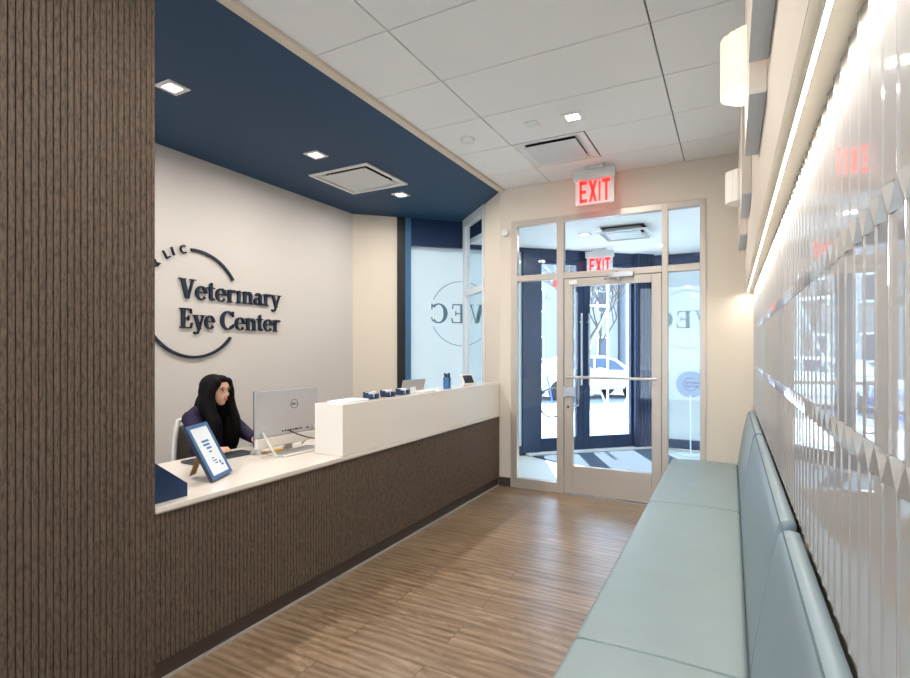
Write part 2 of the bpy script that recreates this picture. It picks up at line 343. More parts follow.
# outer storefront along the diagonal
b = MB(); b.box(.548, .649, -.02, .12, 0, H, SFM); s1 = struct(b.build('trim_4', 'dark_column'), 'black corner post left of the bay window', 'trim')
b = MB(); b.box(.649, .726, .0, .10, 0, H, SFM); struct(b.build('trim_5', 'teal_blue'), 'blue side jamb of the bay window', 'trim')
b = MB(); b.box(.726, 2.26, .0, .10, 2.745, H+.2, SFM); b.box(.726, 2.26, .0, .10, 0, .12, SFM); b.box(2.26, 2.51, .0, .10, 0, H+.2, SFM); b.box(2.51, 4.29, 0, .1, 2.66, H+.2, SFM)
b.box(3.985, 4.30, -.05, .12, 0, 2.9, SFM)
for k in range(5): b.box(4.00+.06*k, 4.025+.06*k, -.07, -.05, 0, 2.8, SFM)
w3 = struct(b.build('window_3', 'door_blue', bevel=.004), 'dark blue diagonal storefront frame', 'window')
MB().box(.726, 2.26, .045, .052, .12, 2.745, SFM).build('frosted_glass', 'frosted_film', w3)
d2 = None
for (s0, s1_, hs) in ((2.515, 3.18, 1), (3.185, 3.98, -1)):
    b = MB(); l = .03 if hs > 0 else .105; r = .105 if hs > 0 else .03
    b.box(s0, s0+l, .02, .08, .01, 2.655, SFM); b.box(s1_-r, s1_, .02, .08, .01, 2.655, SFM); b.box(s0+l, s1_-r, .02, .08, .01, .21, SFM); b.box(s0+l, s1_-r, .02, .08, 2.60, 2.655, SFM)
    d = struct(b.build('door_2' if hs > 0 else 'door_3', 'door_blue', bevel=.004), ('left' if hs > 0 else 'right') + ' dark blue leaf of the outer double door', 'door')
    MB().box(s0+l, s1_-r, .047, .053, .21, 2.60, SFM).build('door_glass', 'glass', d)
    hx = s1_-.055 if hs > 0 else s0+.055
    b = MB(); b.tube([SFM @ Vector((hx, -.04, .93)), SFM @ Vector((hx, -.04, 1.93))], .014)
    for z in (1.05, 1.81): b.tube([SFM @ Vector((hx, -.04, z)), SFM @ Vector((hx, .02, z))], .01)
    b.build('door_handle', 'aluminium', d)
struct(MB().box(2.3, 4.3, -.10, .1, 0, .03, SFM).build('trim_6', 'sill_white'), 'pale threshold of the outer door', 'trim')
b = MB(); b.box(-.98, 2.0, 8.1, 8.22, 2.66, H+.2); b.box(-.98, 2.0, 8.1, 8.22, 0, .13); b.box(-1.0, -.90, 8.08, 8.22, 0, 2.86); b.box(.75,.83,8.1,8.2,.13,2.66)
w4 = struct(b.build('window_4', 'door_blue'), 'dark blue frame of the street window behind the right sidelight', 'window')
MB().box(-.90, 2.0, 8.14, 8.147, .13, 2.66).build('frosted_glass', 'frosted_film', w4)
b = MB(); b.prism([(2.35, -.12), (4.25, -.12), (3.9, -1.5), (2.9, -1.75)], .012, SFM @ Matrix.Translation((0,0,.0)))
tag(b.build('entrance_mat', 'mat_dark'), 'dark grey entrance mat on the vestibule floor inside the outer doors', 'mat')
# unseen rear windows behind the camera, added and enlarged to brighten the room
for i, (x0, x1) in enumerate(((-4.0, -2.3), (-2.0, .05))):
    b = MB(); b.box(x0, x0+.05, YB-.09, YB-.03, .2, 2.95); b.box(x1-.05, x1, YB-.09, YB-.03, .2, 2.95); b.box(x0+.05, x1-.05, YB-.09, YB-.03, .2, .25); b.box(x0+.05, x1-.05, YB-.09, YB-.03, 2.9, 2.95)
    w = struct(b.build('window_%d' % (5+i), 'frame_silver'), 'unseen silver framed window added in the rear wall for daylight', 'window'); MB().box(x0+.05, x1-.05, YB-.063, YB-.057, .25, 2.90).build('window_glass', 'glass', w)

# ------------------------------------------------ lettering
def stroke(x0, y0, x1, y1, w): 
    # mostly vertical stroke with horizontal cut ends
    h = w/2; return [(x0-h, y0), (x0+h, y0), (x1+h, y1), (x1-h, y1)]
def rect(x0, y0, x1, y1): return [(x0, y0), (x1, y0), (x1, y1), (x0, y1)]
def arc(cx, cy, rx, ry, a0, a1, wt, wk, n=20):   # list of quads; thick where the curve runs vertically
    out = []; P = []
    for i in range(n+1):
        a = R(a0 + (a1-a0)*i/n); w = wt + (wk-wt)*abs(cos(a))**1.3
        P.append(((cx+(rx)*cos(a), cy+(ry)*sin(a)), (cx+(rx-w)*cos(a), cy+(ry-w)*sin(a))))
    for i in range(n): out.append([P[i][0], P[i+1][0], P[i+1][1], P[i][1]])
    return out
def glyph(ch):
    K, T, x = .125, .045, .50       # thick, thin, x-height ; cap .72
    sf = lambda cx, y, w=.26, t=.035: rect(cx-w/2, y, cx+w/2, y+t)
    if ch == 'V': return [stroke(.30, 0, .12, .72, .15), stroke(.32, 0, .52, .72, T+.015), sf(.12, .685, .27), sf(.52, .685, .22)], .60
    if ch == 'E': return [rect(.09, 0, .23, .72), rect(.02, 0, .52, .04), rect(.02, .68, .50, .72), rect(.2, .345, .40, .385), rect(.37, .27, .41, .46), [(.46,.0),(.52,.0),(.56,.2),(.52,.2)], [(.46,.72),(.50,.72),(.53,.53),(.49,.53)]], .59
    if ch == 'C': return arc(.34, .36, .32, .375, 48, 312, .045, .15, 28) + [rect(.555, .50, .595, .72), [(.50,.60),(.595,.60),(.595,.66),(.48,.69)], [(.53,.08),(.57,.06),(.61,.2),(.57,.22)]], .65
    if ch == 'e': return arc(.25, .25, .235, .265, 0, 318, .04, .12, 26) + [rect(.12, .26, .47, .30)], .49
    if ch == 't': return [rect(.09, .08, .21, .62), rect(.01, .455, .31, .50), [(.09,.6),(.21,.6),(.21,.68),(.17,.68)]] + arc(.22, .12, .13, .13, 180, 320, .05, .12, 12), .34
    if ch == 'r': return [rect(.07, 0, .195, .47), sf(.14, 0), [(.0,.45),(.195,.45),(.195,.51),(.14,.51),(.0,.475)]] + arc(.31, .36, .14, .15, 40, 170, .10, .07, 12), .42
    if ch == 'i': return [rect(.07, 0, .195, .47), sf(.135, 0), [(.0,.45),(.195,.45),(.195,.51),(.14,.51),(.0,.475)]], .28
    if ch == 'n': return [rect(.07, 0, .195, .47), sf(.135, 0, .25), [(.0,.45),(.195,.45),(.195,.51),(.14,.51),(.0,.475)], rect(.36, 0, .485, .35), sf(.42, 0, .25)] + arc(.325, .33, .16, .18, 0, 150, .085, .125, 12), .56
    if ch == 'a': return [rect(.28, .04, .40, .38)] + arc(.24, .36, .16, .15, 0, 165, .07, .12, 12) + arc(.19, .15, .17, .155, 60, 300, .04, .11, 14) + [[(.4,.1),(.4,.0),(.34,.0),(.28,.06)], [(.38,.0),(.48,.02),(.48,.05),(.38,.1)], rect(.2,.265,.3,.30)], .49
    if ch == 'y': return [stroke(.27, -.03, .10, .5, .13), [(.43,.5),(.48,.5),(.22,-.2),(.16,-.2)], sf(.11, .465, .25), sf(.44, .465, .19)] + arc(.12, -.16, .09, .07, 150, 360, .06, .06, 12), .50
    if ch == ' ': return [], .20
    # plain sans capitals
    if ch == 'L.': return [rect(0, 0, .1, .7), rect(0, 0, .40, .1)], .50
    if ch == 'I.': return [rect(0, 0, .1, .7)], .20
    if ch == 'C.': return arc(.32, .35, .32, .36, 50, 310, .1, .1, 20), .62
    if ch == '&.': return arc(.25, .52, .17, .19, -60, 240, .09, .09, 14) + arc(.22, .2, .22, .21, 60, 340, .1, .1, 16) + [[(.12,.45),(.22,.48),(.56,0),(.44,0)]], .6
    if ch == 'E.': return [rect(0,0,.13,.75), rect(0,0,.42,.12), rect(0,.63,.42,.75), rect(0,.32,.37,.43)], .52
    if ch == 'X.': return [[(0,0),(.15,0),(.47,.75),(.32,.75)], [(.32,0),(.47,0),(.15,.75),(0,.75)]], .56
    if ch == 'T.': return [rect(.155,0,.285,.75), rect(0,.63,.44,.75)], .46
    if ch == 'D.': return [rect(0,0,.1,.7)] + arc(.1,.35,.32,.35,-90,90,.1,.1,14), .5
def letters(txt, T, size, depth, width=None, mb=None, tight=1.0):
    toks = txt if isinstance(txt, list) else list(txt); tot = sum(glyph(c)[1]*tight for c in toks)*size
    sx = (width/tot if width else 1)*size; x = 0; b = mb or MB()
    for c in toks:
        polys, adv = glyph(c)
        for p in polys: b.prism([((q[0]+x)*sx, q[1]*size) for q in p], depth, T)
        x += adv*tight
    return b
def ringband(b, T, r0, r1, a0, a1, depth, n=48):
    for i in range(n):
        a, c = R(a0+(a1-a0)*i/n), R(a0+(a1-a0)*(i+1)/n)
        b.prism([(r1*cos(a), r1*sin(a)), (r1*cos(c), r1*sin(c)), (r0*cos(c), r0*sin(c)), (r0*cos(a), r0*sin(a))], depth, T)
# wall logo, plane x = XL, local x -> +Y, local y -> +Z, depth -> +X
def WT(y, z, x=XL+.001): return Matrix(((0,0,1,x),(1,0,0,y),(0,1,0,z),(0,0,0,1)))
lg = thing('wall_logo', 'navy raised company lettering and ring on the white wall behind the desk', 'wall sign', (XL, 3.2, 1.8))
def lgp(b, n):
    o = b.build(n, 'logo_blue'); o.parent = lg; o.matrix_parent_inverse = Matrix.Translation(lg.location).inverted(); return o
lgp(letters('Veterinary', WT(2.765, 1.860), .232, .022, 1.105), 'lettering')
lgp(letters('Eye', WT(2.765, 1.608), .232, .022, .34), 'lettering'); lgp(letters('Center', WT(3.158, 1.608), .232, .022, .712), 'lettering')
cy, cz, cr = 2.905, 1.82, .472
b = MB(); ringband(b, WT(cy, cz), cr-.022, cr, 32, 94, .022, 30); lgp(b, 'ring_arc'); b = MB(); ringband(b, WT(cy, cz), cr-.022, cr, 190, 322, .022, 50); lgp(b, 'ring_arc')
for ch, ang in (('C.', 101.5), ('I.', 111), ('L.', 120.5), ('&.', 137), ('E.', 150)):
    T = WT(cy, cz) @ Matrix.Rotation(R(ang-90), 4, 'Z') @ Matrix.Translation((-.04, cr-.045, 0)); lgp(letters([ch], T, .10, .022), 'small_letter')
# window lettering seen from behind
def film_sign(T, r, parent, name):
    b = MB(); ringband(b, T, r-.008, r, 24, 156, .003, 50); ringband(b, T, r-.008, r, 204, 336, .003, 50)
    letters('VEC', T @ Matrix.Translation((-.32, -.125, 0)), .345, .003, .78, mb=b, tight=1.12)
    return b.build(name, 'film_letter', parent)
MX = Matrix.Diagonal((-1,1,1,1))
T = SFM @ Matrix(((1,0,0,1.41),(0,0,1,.039),(0,1,0,1.895),(0,0,0,1))) @ MX
film_sign(T, .423, w3, 'window_lettering')
T = Matrix(((1,0,0,-.56),(0,0,1,8.134),(0,1,0,1.86),(0,0,0,1))) @ MX
film_sign(T, .42, w4, 'window_lettering')

# exit signs
def exit_sign(loc, label, stem=.02):
    t = thing('exit_sign', label, 'exit sign', loc, 0, 'illuminated exit signs')
    MB().box(-.09, .09, -.045, .045, -.012-stem, 0).build('mount', 'exit_housing', t, bevel=.004)
    MB().box(-.19, .19, -.03, .03, -.10-stem, -.012-stem).build('housing', 'exit_housing', t, bevel=.005)
    MB().box(-.175, .175, -.005, .005, -.325-stem, -.10-stem).build('clear_panel', 'sign_acrylic', t, bevel=.002)
    letters(['E.','X.','I.','T.'], Matrix(((1,0,0,-.135),(0,0,-1,.006),(0,1,0,-.305-stem),(0,0,0,1))), .262, .012, .28).build('lettering', 'exit_red', t)
    return t
exit_sign((-1.105, 4.79, H), 'red lit EXIT sign hanging from the ceiling in front of the glass door')
exit_sign((-1.585, 7.18, 2.80), 'smaller red EXIT sign seen through the transom glass above the door')

# ------------------------------------------------ ceiling fittings
def lamp_area(loc, e, size=.09, color=(1,.945,.88), spread=176):
    l = bpy.data.lights.new('downlight_lamp', 'AREA'); l.energy = e; l.size = size; l.color = color; l.spread = R(spread)
    o = bpy.data.objects.new('downlight_lamp', l); COL.objects.link(o); o.location = loc; return o
def downlight(x, y, z, label, e, color=(1,.945,.88)):
    t = thing('downlight', label, 'ceiling light', (x, y, z), 0, 'square recessed ceiling downlights')
    b = MB()
    for q in ((-.075,-.045,-.075,.075), (.045,.075,-.075,.075), (-.045,.045,-.075,-.045), (-.045,.045,.045,.075)): b.box(*q, -.008, -.001)
    b.build('trim_frame', 'metal_white', t); MB().box(-.045, .045, -.045, .045, -.005, -.002).build('lens', 'lens', t)
    l = lamp_area((0,0,-.012), e, .09, color); l.parent = t; return t
HB = H-.012
downlight(-3.13, 2.07, HB, 'square downlight in the blue soffit, nearest to the fluted wall', 17)
downlight(-3.13, 3.36, HB, 'square downlight in the blue soffit, just left of the air diffuser', 17)
downlight(-3.13, 4.65, HB, 'square downlight in the blue soffit, farthest, beyond the diffuser', 17)
downlight(-3.13, .78, HB, 'square downlight in the blue soffit behind the fluted partition', 17)
downlight(-1.007, 3.70, H, 'bright square downlight in the white ceiling before the exit sign', 22)
for yy in (1.26, -1.18): downlight(-1.007, yy, H, 'square downlight in the white ceiling toward the rear windows', 26)
downlight(-3.13, -.6, HB, 'square downlight in the blue soffit at the rear', 17)
t = thing('ceiling_sensor', 'small square white ceiling sensor with green light left of the downlight', 'sensor', (-1.309, 3.68, H))
MB().box(-.05, .05, -.05, .05, -.006, -.001).build('plate', 'metal_white', t, bevel=.002)
mat('green_led', (80,230,120), .5, emit=1); MB().lathe([(.006,-.009),(.006,-.006)], 12).build('indicator', 'green_led', t)
tag(MB().lathe([(.03,-.035),(.05,-.028),(.055,-.012),(.055,-.001)], 32).build('smoke_detector', 'metal_white', loc=(-1.852, 3.70, H), smooth=False), 'round white smoke detector on the white ceiling near the cream trim', 'smoke detector')
def diffuser(x0, x1, y0, y1, z, label, inset):
    cx, cy = (x0+x1)/2, (y0+y1)/2; a, c = (x1-x0)/2, (y1-y0)/2
    t = thing('air_diffuser', label, 'air vent', (cx, cy, z), 0, 'square ceiling air diffusers')
    w = .035 if not inset else .025; dp = .016 if inset else .05; b = MB(); lo = -.012 if not inset else -.004
    b.box(-a, a, -c, -c+w, lo, .0); b.box(-a, a, c-w, c, lo, 0); b.box(-a, -a+w, -c+w, c-w, lo, 0); b.box(a-w, a, -c+w, c-w, lo, 0)
    for sgn in (1, -1):    # sloped inner louvre band
        b.quad(Vector((-a+w, sgn*(c-w), -.0)), Vector((a-w, sgn*(c-w), -.0)), Vector((a-.09, sgn*(c-.09), dp)), Vector((-a+.09, sgn*(c-.09), dp)))
        b.quad(Vector((sgn*(a-w), -c+w, -.0)), Vector((sgn*(a-w), c-w, -.0)), Vector((sgn*(a-.09), c-.09, dp)), Vector((sgn*(a-.09), -c+.09, dp)))
    b.build('frame', 'metal_white', t)
    k = .085; MB().box(-a+k, a-k, -c+k, c-k, -.010, -.004).build('centre_plate', 'diffuser_grey', t, bevel=.002)
    for sx in (-1,1):
        for sy in (-1,1): MB().box(sx*(a-k-.04)-.01, sx*(a-k-.04)+.01, sy*(c-k-.04)-.01, sy*(c-k-.04)+.01, -.004, dp-.001).build('bracket', 'dark_grey', t)
    MB().box(-a+.04, a-.04, -c+.04, c-.04, dp+.002, dp+.004).build('duct_back', 'duct_dark', t)
    return t
diffuser(-1.605, -1.005, 3.99, 4.585, H, 'square white air diffuser set in the white ceiling by the exit sign', True)
tb = diffuser(-3.553, -2.863, 3.715, 4.38, HB, 'square white air diffuser hanging in the blue soffit between two downlights', False)
tb.location.z = HB-.001
diffuser(-1.35, -.80, 5.9, 6.45, 2.78, 'square white diffuser on the vestibule ceiling seen through the transom', False).location.z = 2.74
downlight(-1.55, 6.2, 2.80, 'downlight on the vestibule ceiling seen through the left of the transom', 8)
tag(MB().lathe([(.001,-.03),(.035,-.028),(.042,-.012),(.042,0)], 32, Matrix.Translation((-2.085, YD, 2.645)) @ Matrix.Rotation(R(90),4,'X') @ Matrix.Rotation(pi,4,'X')).build('wall_sensor', 'metal_white'), 'round white sensor on the beige wall at the top left of the entrance', 'sensor')

# ------------------------------------------------ reception counter
ct = thing('reception_counter', 'long reception counter with fluted brown front and white quartz top', 'reception desk', (XC, 3.2, 0))
def cp(b, n, m, **k):
    o = b.build(n, m, **k); o.parent = ct; o.matrix_parent_inverse = Matrix.Translation(ct.location).inverted(); return o
cp(ribs(1.351, YD-.002, .085, .722, XC), 'fluted_front', 'ribbed_brown')
cp(MB().box(XC-.10, XC-.019, 1.351, YD-.002, .0, .722).box(-2.98, XC-.10, 1.351, 1.39, 0, .722).box(-2.98, XC-.10, 4.9, YD-.03, 0, .722), 'carcass', 'toe_kick')
cp(MB().box(XC-.05, XC-.003, 1.351, YD-.018, .001, .084), 'toe_kick', 'toe_kick')
cp(MB().box(XC-.003, XC+.008, 1.351, YD-.018, .001, .012), 'floor_trim', 'metal_lip')
cp(MB().box(-2.98, XC+.012, 1.351, YD-.002, .722, .727), 'metal_edge', 'metal_lip')
cp(MB().box(-2.98, XC+.012, 1.351, YD-.002, .7275, .75), 'desktop', 'quartz', bevel=.002)
cp(MB().box(-2.385, XC+.006, 2.55, YD-.002, .7505, 1.075), 'raised_ledge', 'quartz', bevel=.002)

# things on the raised ledge
def card_holder(x, y, label):
    t = thing('card_holder', label, 'card holder', (x, y, 1.0755), 0, 'card holders along the ledge')
    MB().box(-.035, .035, -.05, .05, 0, .006).box(-.035, -.029, -.05, .05, .006, .05).box(.012, .035, -.05, -.022, .006, .034).box(.012, .035, .022, .05, .006, .034).box(-.029, .012, -.05, -.045, .006, .045).box(-.029, .012, .045, .05, .006, .045).build('tray', 'navy', t, bevel=.002)
    MB().box(-.022, .012, -.044, .044, .007, .048).build('cards', 'paper', t); return t
card_holder(-2.25, 2.97, 'dark blue card holder on the ledge, nearest to the big monitor')
card_holder(-2.25, 3.17, 'dark blue card holder on the ledge, middle one of the three')
card_holder(-2.25, 3.37, 'dark blue card holder on the ledge, closest to the small white card')
tag(MB().box(-.004, .004, -.035, .035, 0, .05).build('printed_card', 'paper', loc=(-2.235, 3.49, 1.0755)), 'small white card standing right of the blue card holders', 'card')
tag(MB().box(-.07, .07, -.13, .13, 0, .008).build('magazine', 'paper', loc=(-2.29, 2.77, 1.0755)), 'thin white booklet lying on the ledge left of the card holders', 'booklet')
tag(MB().box(-.05, .05, -.11, .11, 0, .008).build('brochure', 'silver_chin', loc=(-2.25, 3.68, 1.0755)), 'pale flat brochure lying on the ledge right of the card holders', 'brochure')
t = thing('pen_cup', 'blue cup full of pens standing on the ledge', 'pen cup', (-2.25, 4.08, 1.0755))
MB().lathe([(.034,0),(.036,.002),(.036,.10),(.032,.10),(.031,.01)], 8).build('cup', 'frame_blue', t)
b = MB()
for k in range(9):
    a = k*.7; b.tube([(.012*cos(a), .012*sin(a), .012), (.026*cos(a), .026*sin(a), .128+.006*(k%3))], .0045, 8)
b.build('pens', 'dark_grey', t)
t = thing('card_reader', 'white framed payment tablet tilted on a stand at the far end of the ledge', 'tablet', (-2.26, 4.52, 1.0755), R(-18))
T = Matrix.Translation((0,0,.055)) @ Matrix.Rotation(R(-28), 4, 'Y')
MB().box(-.012, .006, -.085, .085, -.055, .06, T).build('case', 'silver_chin', t, bevel=.006)
MB().box(.0065, .008, -.062, .062, -.036, .044, T).build('screen', 'screen', t)
MB().box(-.055, .03, -.05, .05, 0, .006).tube([(-.045,0,.004), (-.01,0,.06)], .012).build('stand', 'silver_chin', t)
# small laptop lid seen over the ledge
t = thing('laptop', 'silver laptop lid behind the ledge, left of the pen cup', 'laptop', (-2.56, 4.05, .751), R(0))
MB().box(-.30, -.06, -.19, .19, 0, .018).build('base', 'silver', t, bevel=.004)
t2 = thing('laptop_stand', 'dark riser block holding the laptop behind the ledge', 'laptop stand', (-2.56, 4.05, .751)); MB().box(-.30, -.04, -.15, .15, 0, .16).build('block', 'dark_grey', t2)
t.location.z = .912
T = Matrix.Translation((-.065,0,.018)) @ Matrix.Rotation(R(12), 4, 'Y'); MB().box(0, .008, -.19, .19, 0, .225, T).build('lid', 'silver', t, bevel=.003)

# monitor
def monitor(loc, rz):
    t = thing('computer_monitor', 'large silver all in one computer on the desk seen from behind', 'computer', loc, rz)
    w = .262; b = MB(); b.box(.0, .018, -w, w, .115, .41); b.build('back_shell', 'silver', t, bevel=.006, seg=3)
    MB().box(-.004, .0, -w, w, .06, .41).build('screen', 'screen', t)
    MB().box(-.006, .03, -w+.004, w-.004, .05, .113).build('chin', 'silver_chin', t, bevel=.006)
    for sgn in (-1, 1):
        yy = sgn*(w-.05); b = MB()
        b.tube([(.022, yy, .15), (.15, yy-.0, .008)], .008, 10); b.tube([(.045, yy, .118), (-.09, yy, .008)], .008, 10)
        b.build('leg', 'silver_chin', t, smooth=True)
    b = MB()
    for k in range(8): b.box(.018, .0195, -.06+.022*k, -.046+.022*k+.002*(k%3), .135, .143+.002*(k%2))
    b.build('ports', 'black', t); MB().box(.018, .0195, .15, .17, .132, .142).build('port', 'black', t)
    TT = Matrix(((0,0,1,.0182),(1,0,0,.045),(0,1,0,.31),(0,0,0,1)))
    b = MB(); ringband(b, TT, .0275, .031, 0, 360, .0012, 36); letters(['D.','E.','L.','L.'], TT @ Matrix.Translation((-.022,-.008,0)), .022, .0012, .046, mb=b); b.build('maker_emblem', 'dark_grey', t)
    return t
mon = monitor((-2.61, 2.53, .751), R(-3))
b = MB(); b.tube([(-2.585, 2.52, .89), (-2.54, 2.56, .86), (-2.53, 2.64, .83), (-2.54, 2.75, .80), (-2.62, 2.84, .762), (-2.70, 2.9, .758)], .004, 8)
tag(b.build('power_cable', 'black', smooth=True), 'black cable hanging from the back of the silver computer', 'cable')
tag(MB().box(-2.64, -2.60, 2.42, 2.49, .751, .772).build('note_pad', 'yellow'), 'small yellow pad under the silver computer', 'note pad')
b = MB(); b.box(-.075,.075,-.17,.17,0,.012); kb = b.build('keyboard', 'silver_chin', bevel=.003, loc=(-2.52, 2.53, .751)); kb.rotation_euler.z = R(-3); tag(kb, 'light grey keyboard lying behind the silver computer near the ledge', 'keyboard')
b = MB()
for r_ in range(4):
    for c_ in range(14): b.box(-.066+.034*r_, -.040+.034*r_, -.162+.0232*c_, -.143+.0232*c_, .012, .0155)
b.build('keys', 'silver', kb)
t = thing('keyboard', 'dark keyboard on the desk in front of the seated person', 'keyboard', (-2.80, 2.16, .751), R(-4)); tag(t, 'dark keyboard on the desk behind the framed notice', 'keyboard')
MB().box(-.065,.065,-.21,.21,0,.012).build('keyboard_body', 'keyboard', t, bevel=.003)
b = MB()
for r_ in range(5):
    for c_ in range(17): b.box(-.058+.0235*r_, -.038+.0235*r_, -.202+.0236*c_, -.182+.0236*c_, .012, .0155)
b.build('keys', 'dark_grey', t)
# low white riser behind the monitor
tag(MB().box(-2.73,-2.65,2.34,2.62,.785,.80).box(-2.73,-2.65,2.34,2.35,.751,.785).box(-2.73,-2.65,2.61,2.62,.751,.785).build('desk_riser', 'chair_white', bevel=.002), 'low white riser shelf on the desk left of the silver computer', 'desk shelf')

# framed notice on the desk
t = thing('desk_notice', 'blue framed notice leaning on a brown easel leg on the desk', 'sign', (-2.352, 1.834, .760), math.atan2(.45, .89))
T = Matrix.Rotation(R(-28), 4, 'Y') ; w = .105; hh = .305
b = MB(); b.box(-.018, .0, -w, w, 0, hh, T); b.build('frame_back', 'frame_side', t)
b = MB(); b.box(.0002, .005, -w, -w+.02, 0, hh, T); b.box(.0002, .005, w-.02, w, 0, hh, T); b.box(.0002, .005, -w+.02, w-.02, 0, .02, T); b.box(.0002, .005, -w+.02, w-.02, hh-.02, hh, T); b.build('frame', 'frame_blue', t)
MB().box(.0002, .002, -w+.02, w-.02, .02, hh-.02, T).build('printed_sheet', 'paper', t)
b = MB()
for z, y0, y1, h2 in ((.20,-.035,.035,.012),(.18,-.035,.028,.012),(.16,-.02,.03,.012),(.14,-.012,.015,.009)): b.box(.002, .0026, y0, y1, z, z+h2, T)
b.build('heading', 'ink', t)
b = MB()
for z, y0, y1 in ((.105,-.02,.005),(.09,-.02,.02),(.075,-.01,.02)): b.box(.002, .0026, y0, y1, z, z+.006, T)
b.box(.002,.0026,.035,.05,.07,.085,T); b.box(.002,.0026,.042,.062,.055,.066,T); b.build('small_print', 'ink', t)
b = MB(); Tl = Matrix.Translation((-.105,-.0,.150)) @ Matrix.Rotation(R(20), 4, 'Y'); b.box(-.005, .0, -.03, .03, -.155, .0, Tl); b.build('easel_leg', 'gold_brown', t)

# brochure file at the left end
t = thing('document_file', 'dark blue slant topped document file at the left end of the desk', 'document file', (-2.21, 1.352, .751))
b = MB(); prof = [(0,0),(.18,0),(.18,.058),(0,.20)]
for x in (0, -.10): b.prism(prof, .004, Matrix(((0,0,1,x),(1,0,0,0),(0,1,0,0),(0,0,0,1))))
b.box(-.096, 0, .176, .18, 0, .058); b.box(-.096, 0, 0, .18, 0, .004); b.box(-.096, 0, 0, .004, 0, .20); b.build('case', 'navy', t)
MB().box(-.085, -.012, .012, .13, .005, .052).build('papers', 'paper', t)
t = thing('pen_holder', 'grey cylinder with a black top standing behind the blue file', 'pen holder', (-2.46, 1.478, .751))
MB().lathe([(.026,0),(.026,.19),(.022,.19),(.021,.01)], 17).build('cup', 'silver', t); b = MB()
for k in range(5): b.tube([(0,0,.02),(.012*cos(k*1.3),.016*sin(k*1.3),.235+.005*k)], .006, 8)
b.build('pens', 'black', t)

# ------------------------------------------------ bench
bn = thing('banquette_bench', 'long pale blue green leather banquette along the right wall', 'bench', (-.2, 2.5, 0))
def bp(b, n, m, **k):
    o = b.build(n, m, **k); o.parent = bn; o.matrix_parent_inverse = Matrix.Translation(bn.location).inverted(); return o
bp(MB().box(-.44, XP-.005, YB+.02, YD-.04, .0, .34), 'base', 'bench_base')
secs = [(3.555, 5.03), (1.755, 3.545), (-.045, 1.745), (-1.845, -.055)]
def cushion(pts, y0, y1, ns=28, bulge=0.0, edge=.018):
    # cross-section (x,z) loop swept along y with softened ends and a slight crown
    b = MB(); n = len(pts); cx = sum(p[0] for p in pts)/n; cz = sum(p[1] for p in pts)/n; rings = []
    L_ = y1-y0; tt = [0, .004, .012, .03] ; Y = []
    for d in tt: Y.append((y0+d, 1-{0:edge*2.2,.004:edge*1.2,.012:edge*.5,.03:0}[d]))
    for k in range(1, ns): Y.append((y0+.03+(L_-.06)*k/ns, 1))
    for d in tt[::-1]: Y.append((y1-d, 1-{0:edge*2.2,.004:edge*1.2,.012:edge*.5,.03:0}[d]))
    for y, s in Y:
        u = (y-y0)/L_; r = []
        for i, (x, z) in enumerate(pts):
            px = cx+(x-cx)*s; pz = cz+(z-cz)*s
            r.append(b.b.verts.new((px, y, pz)))
        rings.append(r)
    for i in range(len(rings)-1):
        for k in range(n): b.b.faces.new((rings[i][k], rings[i][(k+1)%n], rings[i+1][(k+1)%n], rings[i+1][k]))
    b.b.faces.new(rings[0][::-1]); b.b.faces.new(rings[-1]); return b
def rr(x0, x1, z0, z1, r, crown=.006, n=5):
    P = []
    for (cx, cz, a) in ((x1-r, z1-r, 0), (x0+r, z1-r, 90), (x0+r, z0+r, 180), (x1-r, z0+r, 270)):
        for i in range(n+1): q = R(a+90*i/n); P.append((cx+r*cos(q), cz+r*sin(q)))
        if a == 0:
            for i in range(1, 8): u = i/8; P.append((x1-r+(x0+r-x1+r)*u, z1+crown*sin(pi*u)))
    return P
for y0, y1 in secs: bp(cushion(rr(-.475, .05, .342, .45, .022), y0, y1), 'seat_cushion', 'leather', smooth=True)
for k, (y0, y1) in enumerate(secs):
    # leaning back pad
    fr = []; n = 14
    prof = [(.046,.452),(.052,.50),(.062,.58),(.076,.67),(.09,.76),(.102,.84),(.110,.89),(.117,.918),(.127,.931),(.142,.935),(.160,.932),(.164,.92),(.164,.452)]
    c = cushion(prof, y0, y1, edge=.008)
    if k == 0:   # rounded far top corner
        for v in c.b.verts:
            if v.co.z > .75 and v.co.y > 4.75:
                q = max(0, (v.co.y-4.75)/.28); v.co.z -= (v.co.z-.75)*(1-math.sqrt(max(0, 1-q*q)))*.6
    else:
        for v in c.b.verts:    # pads dip softly at their far top corner
            d = y1 - v.co.y
            if v.co.z > .70 and d < .10: q = 1-d/.10; v.co.z -= (v.co.z-.70)*(1-math.sqrt(max(0, 1-q*q)))*.25
    o = bp(c, 'back_cushion', 'leather_cool_lit', smooth=True)
b = MB(); bp(b.tube([(.1225, -1.8, .9275), (.1225, 4.7, .9275)], .0022, 8), 'seam', 'seam')

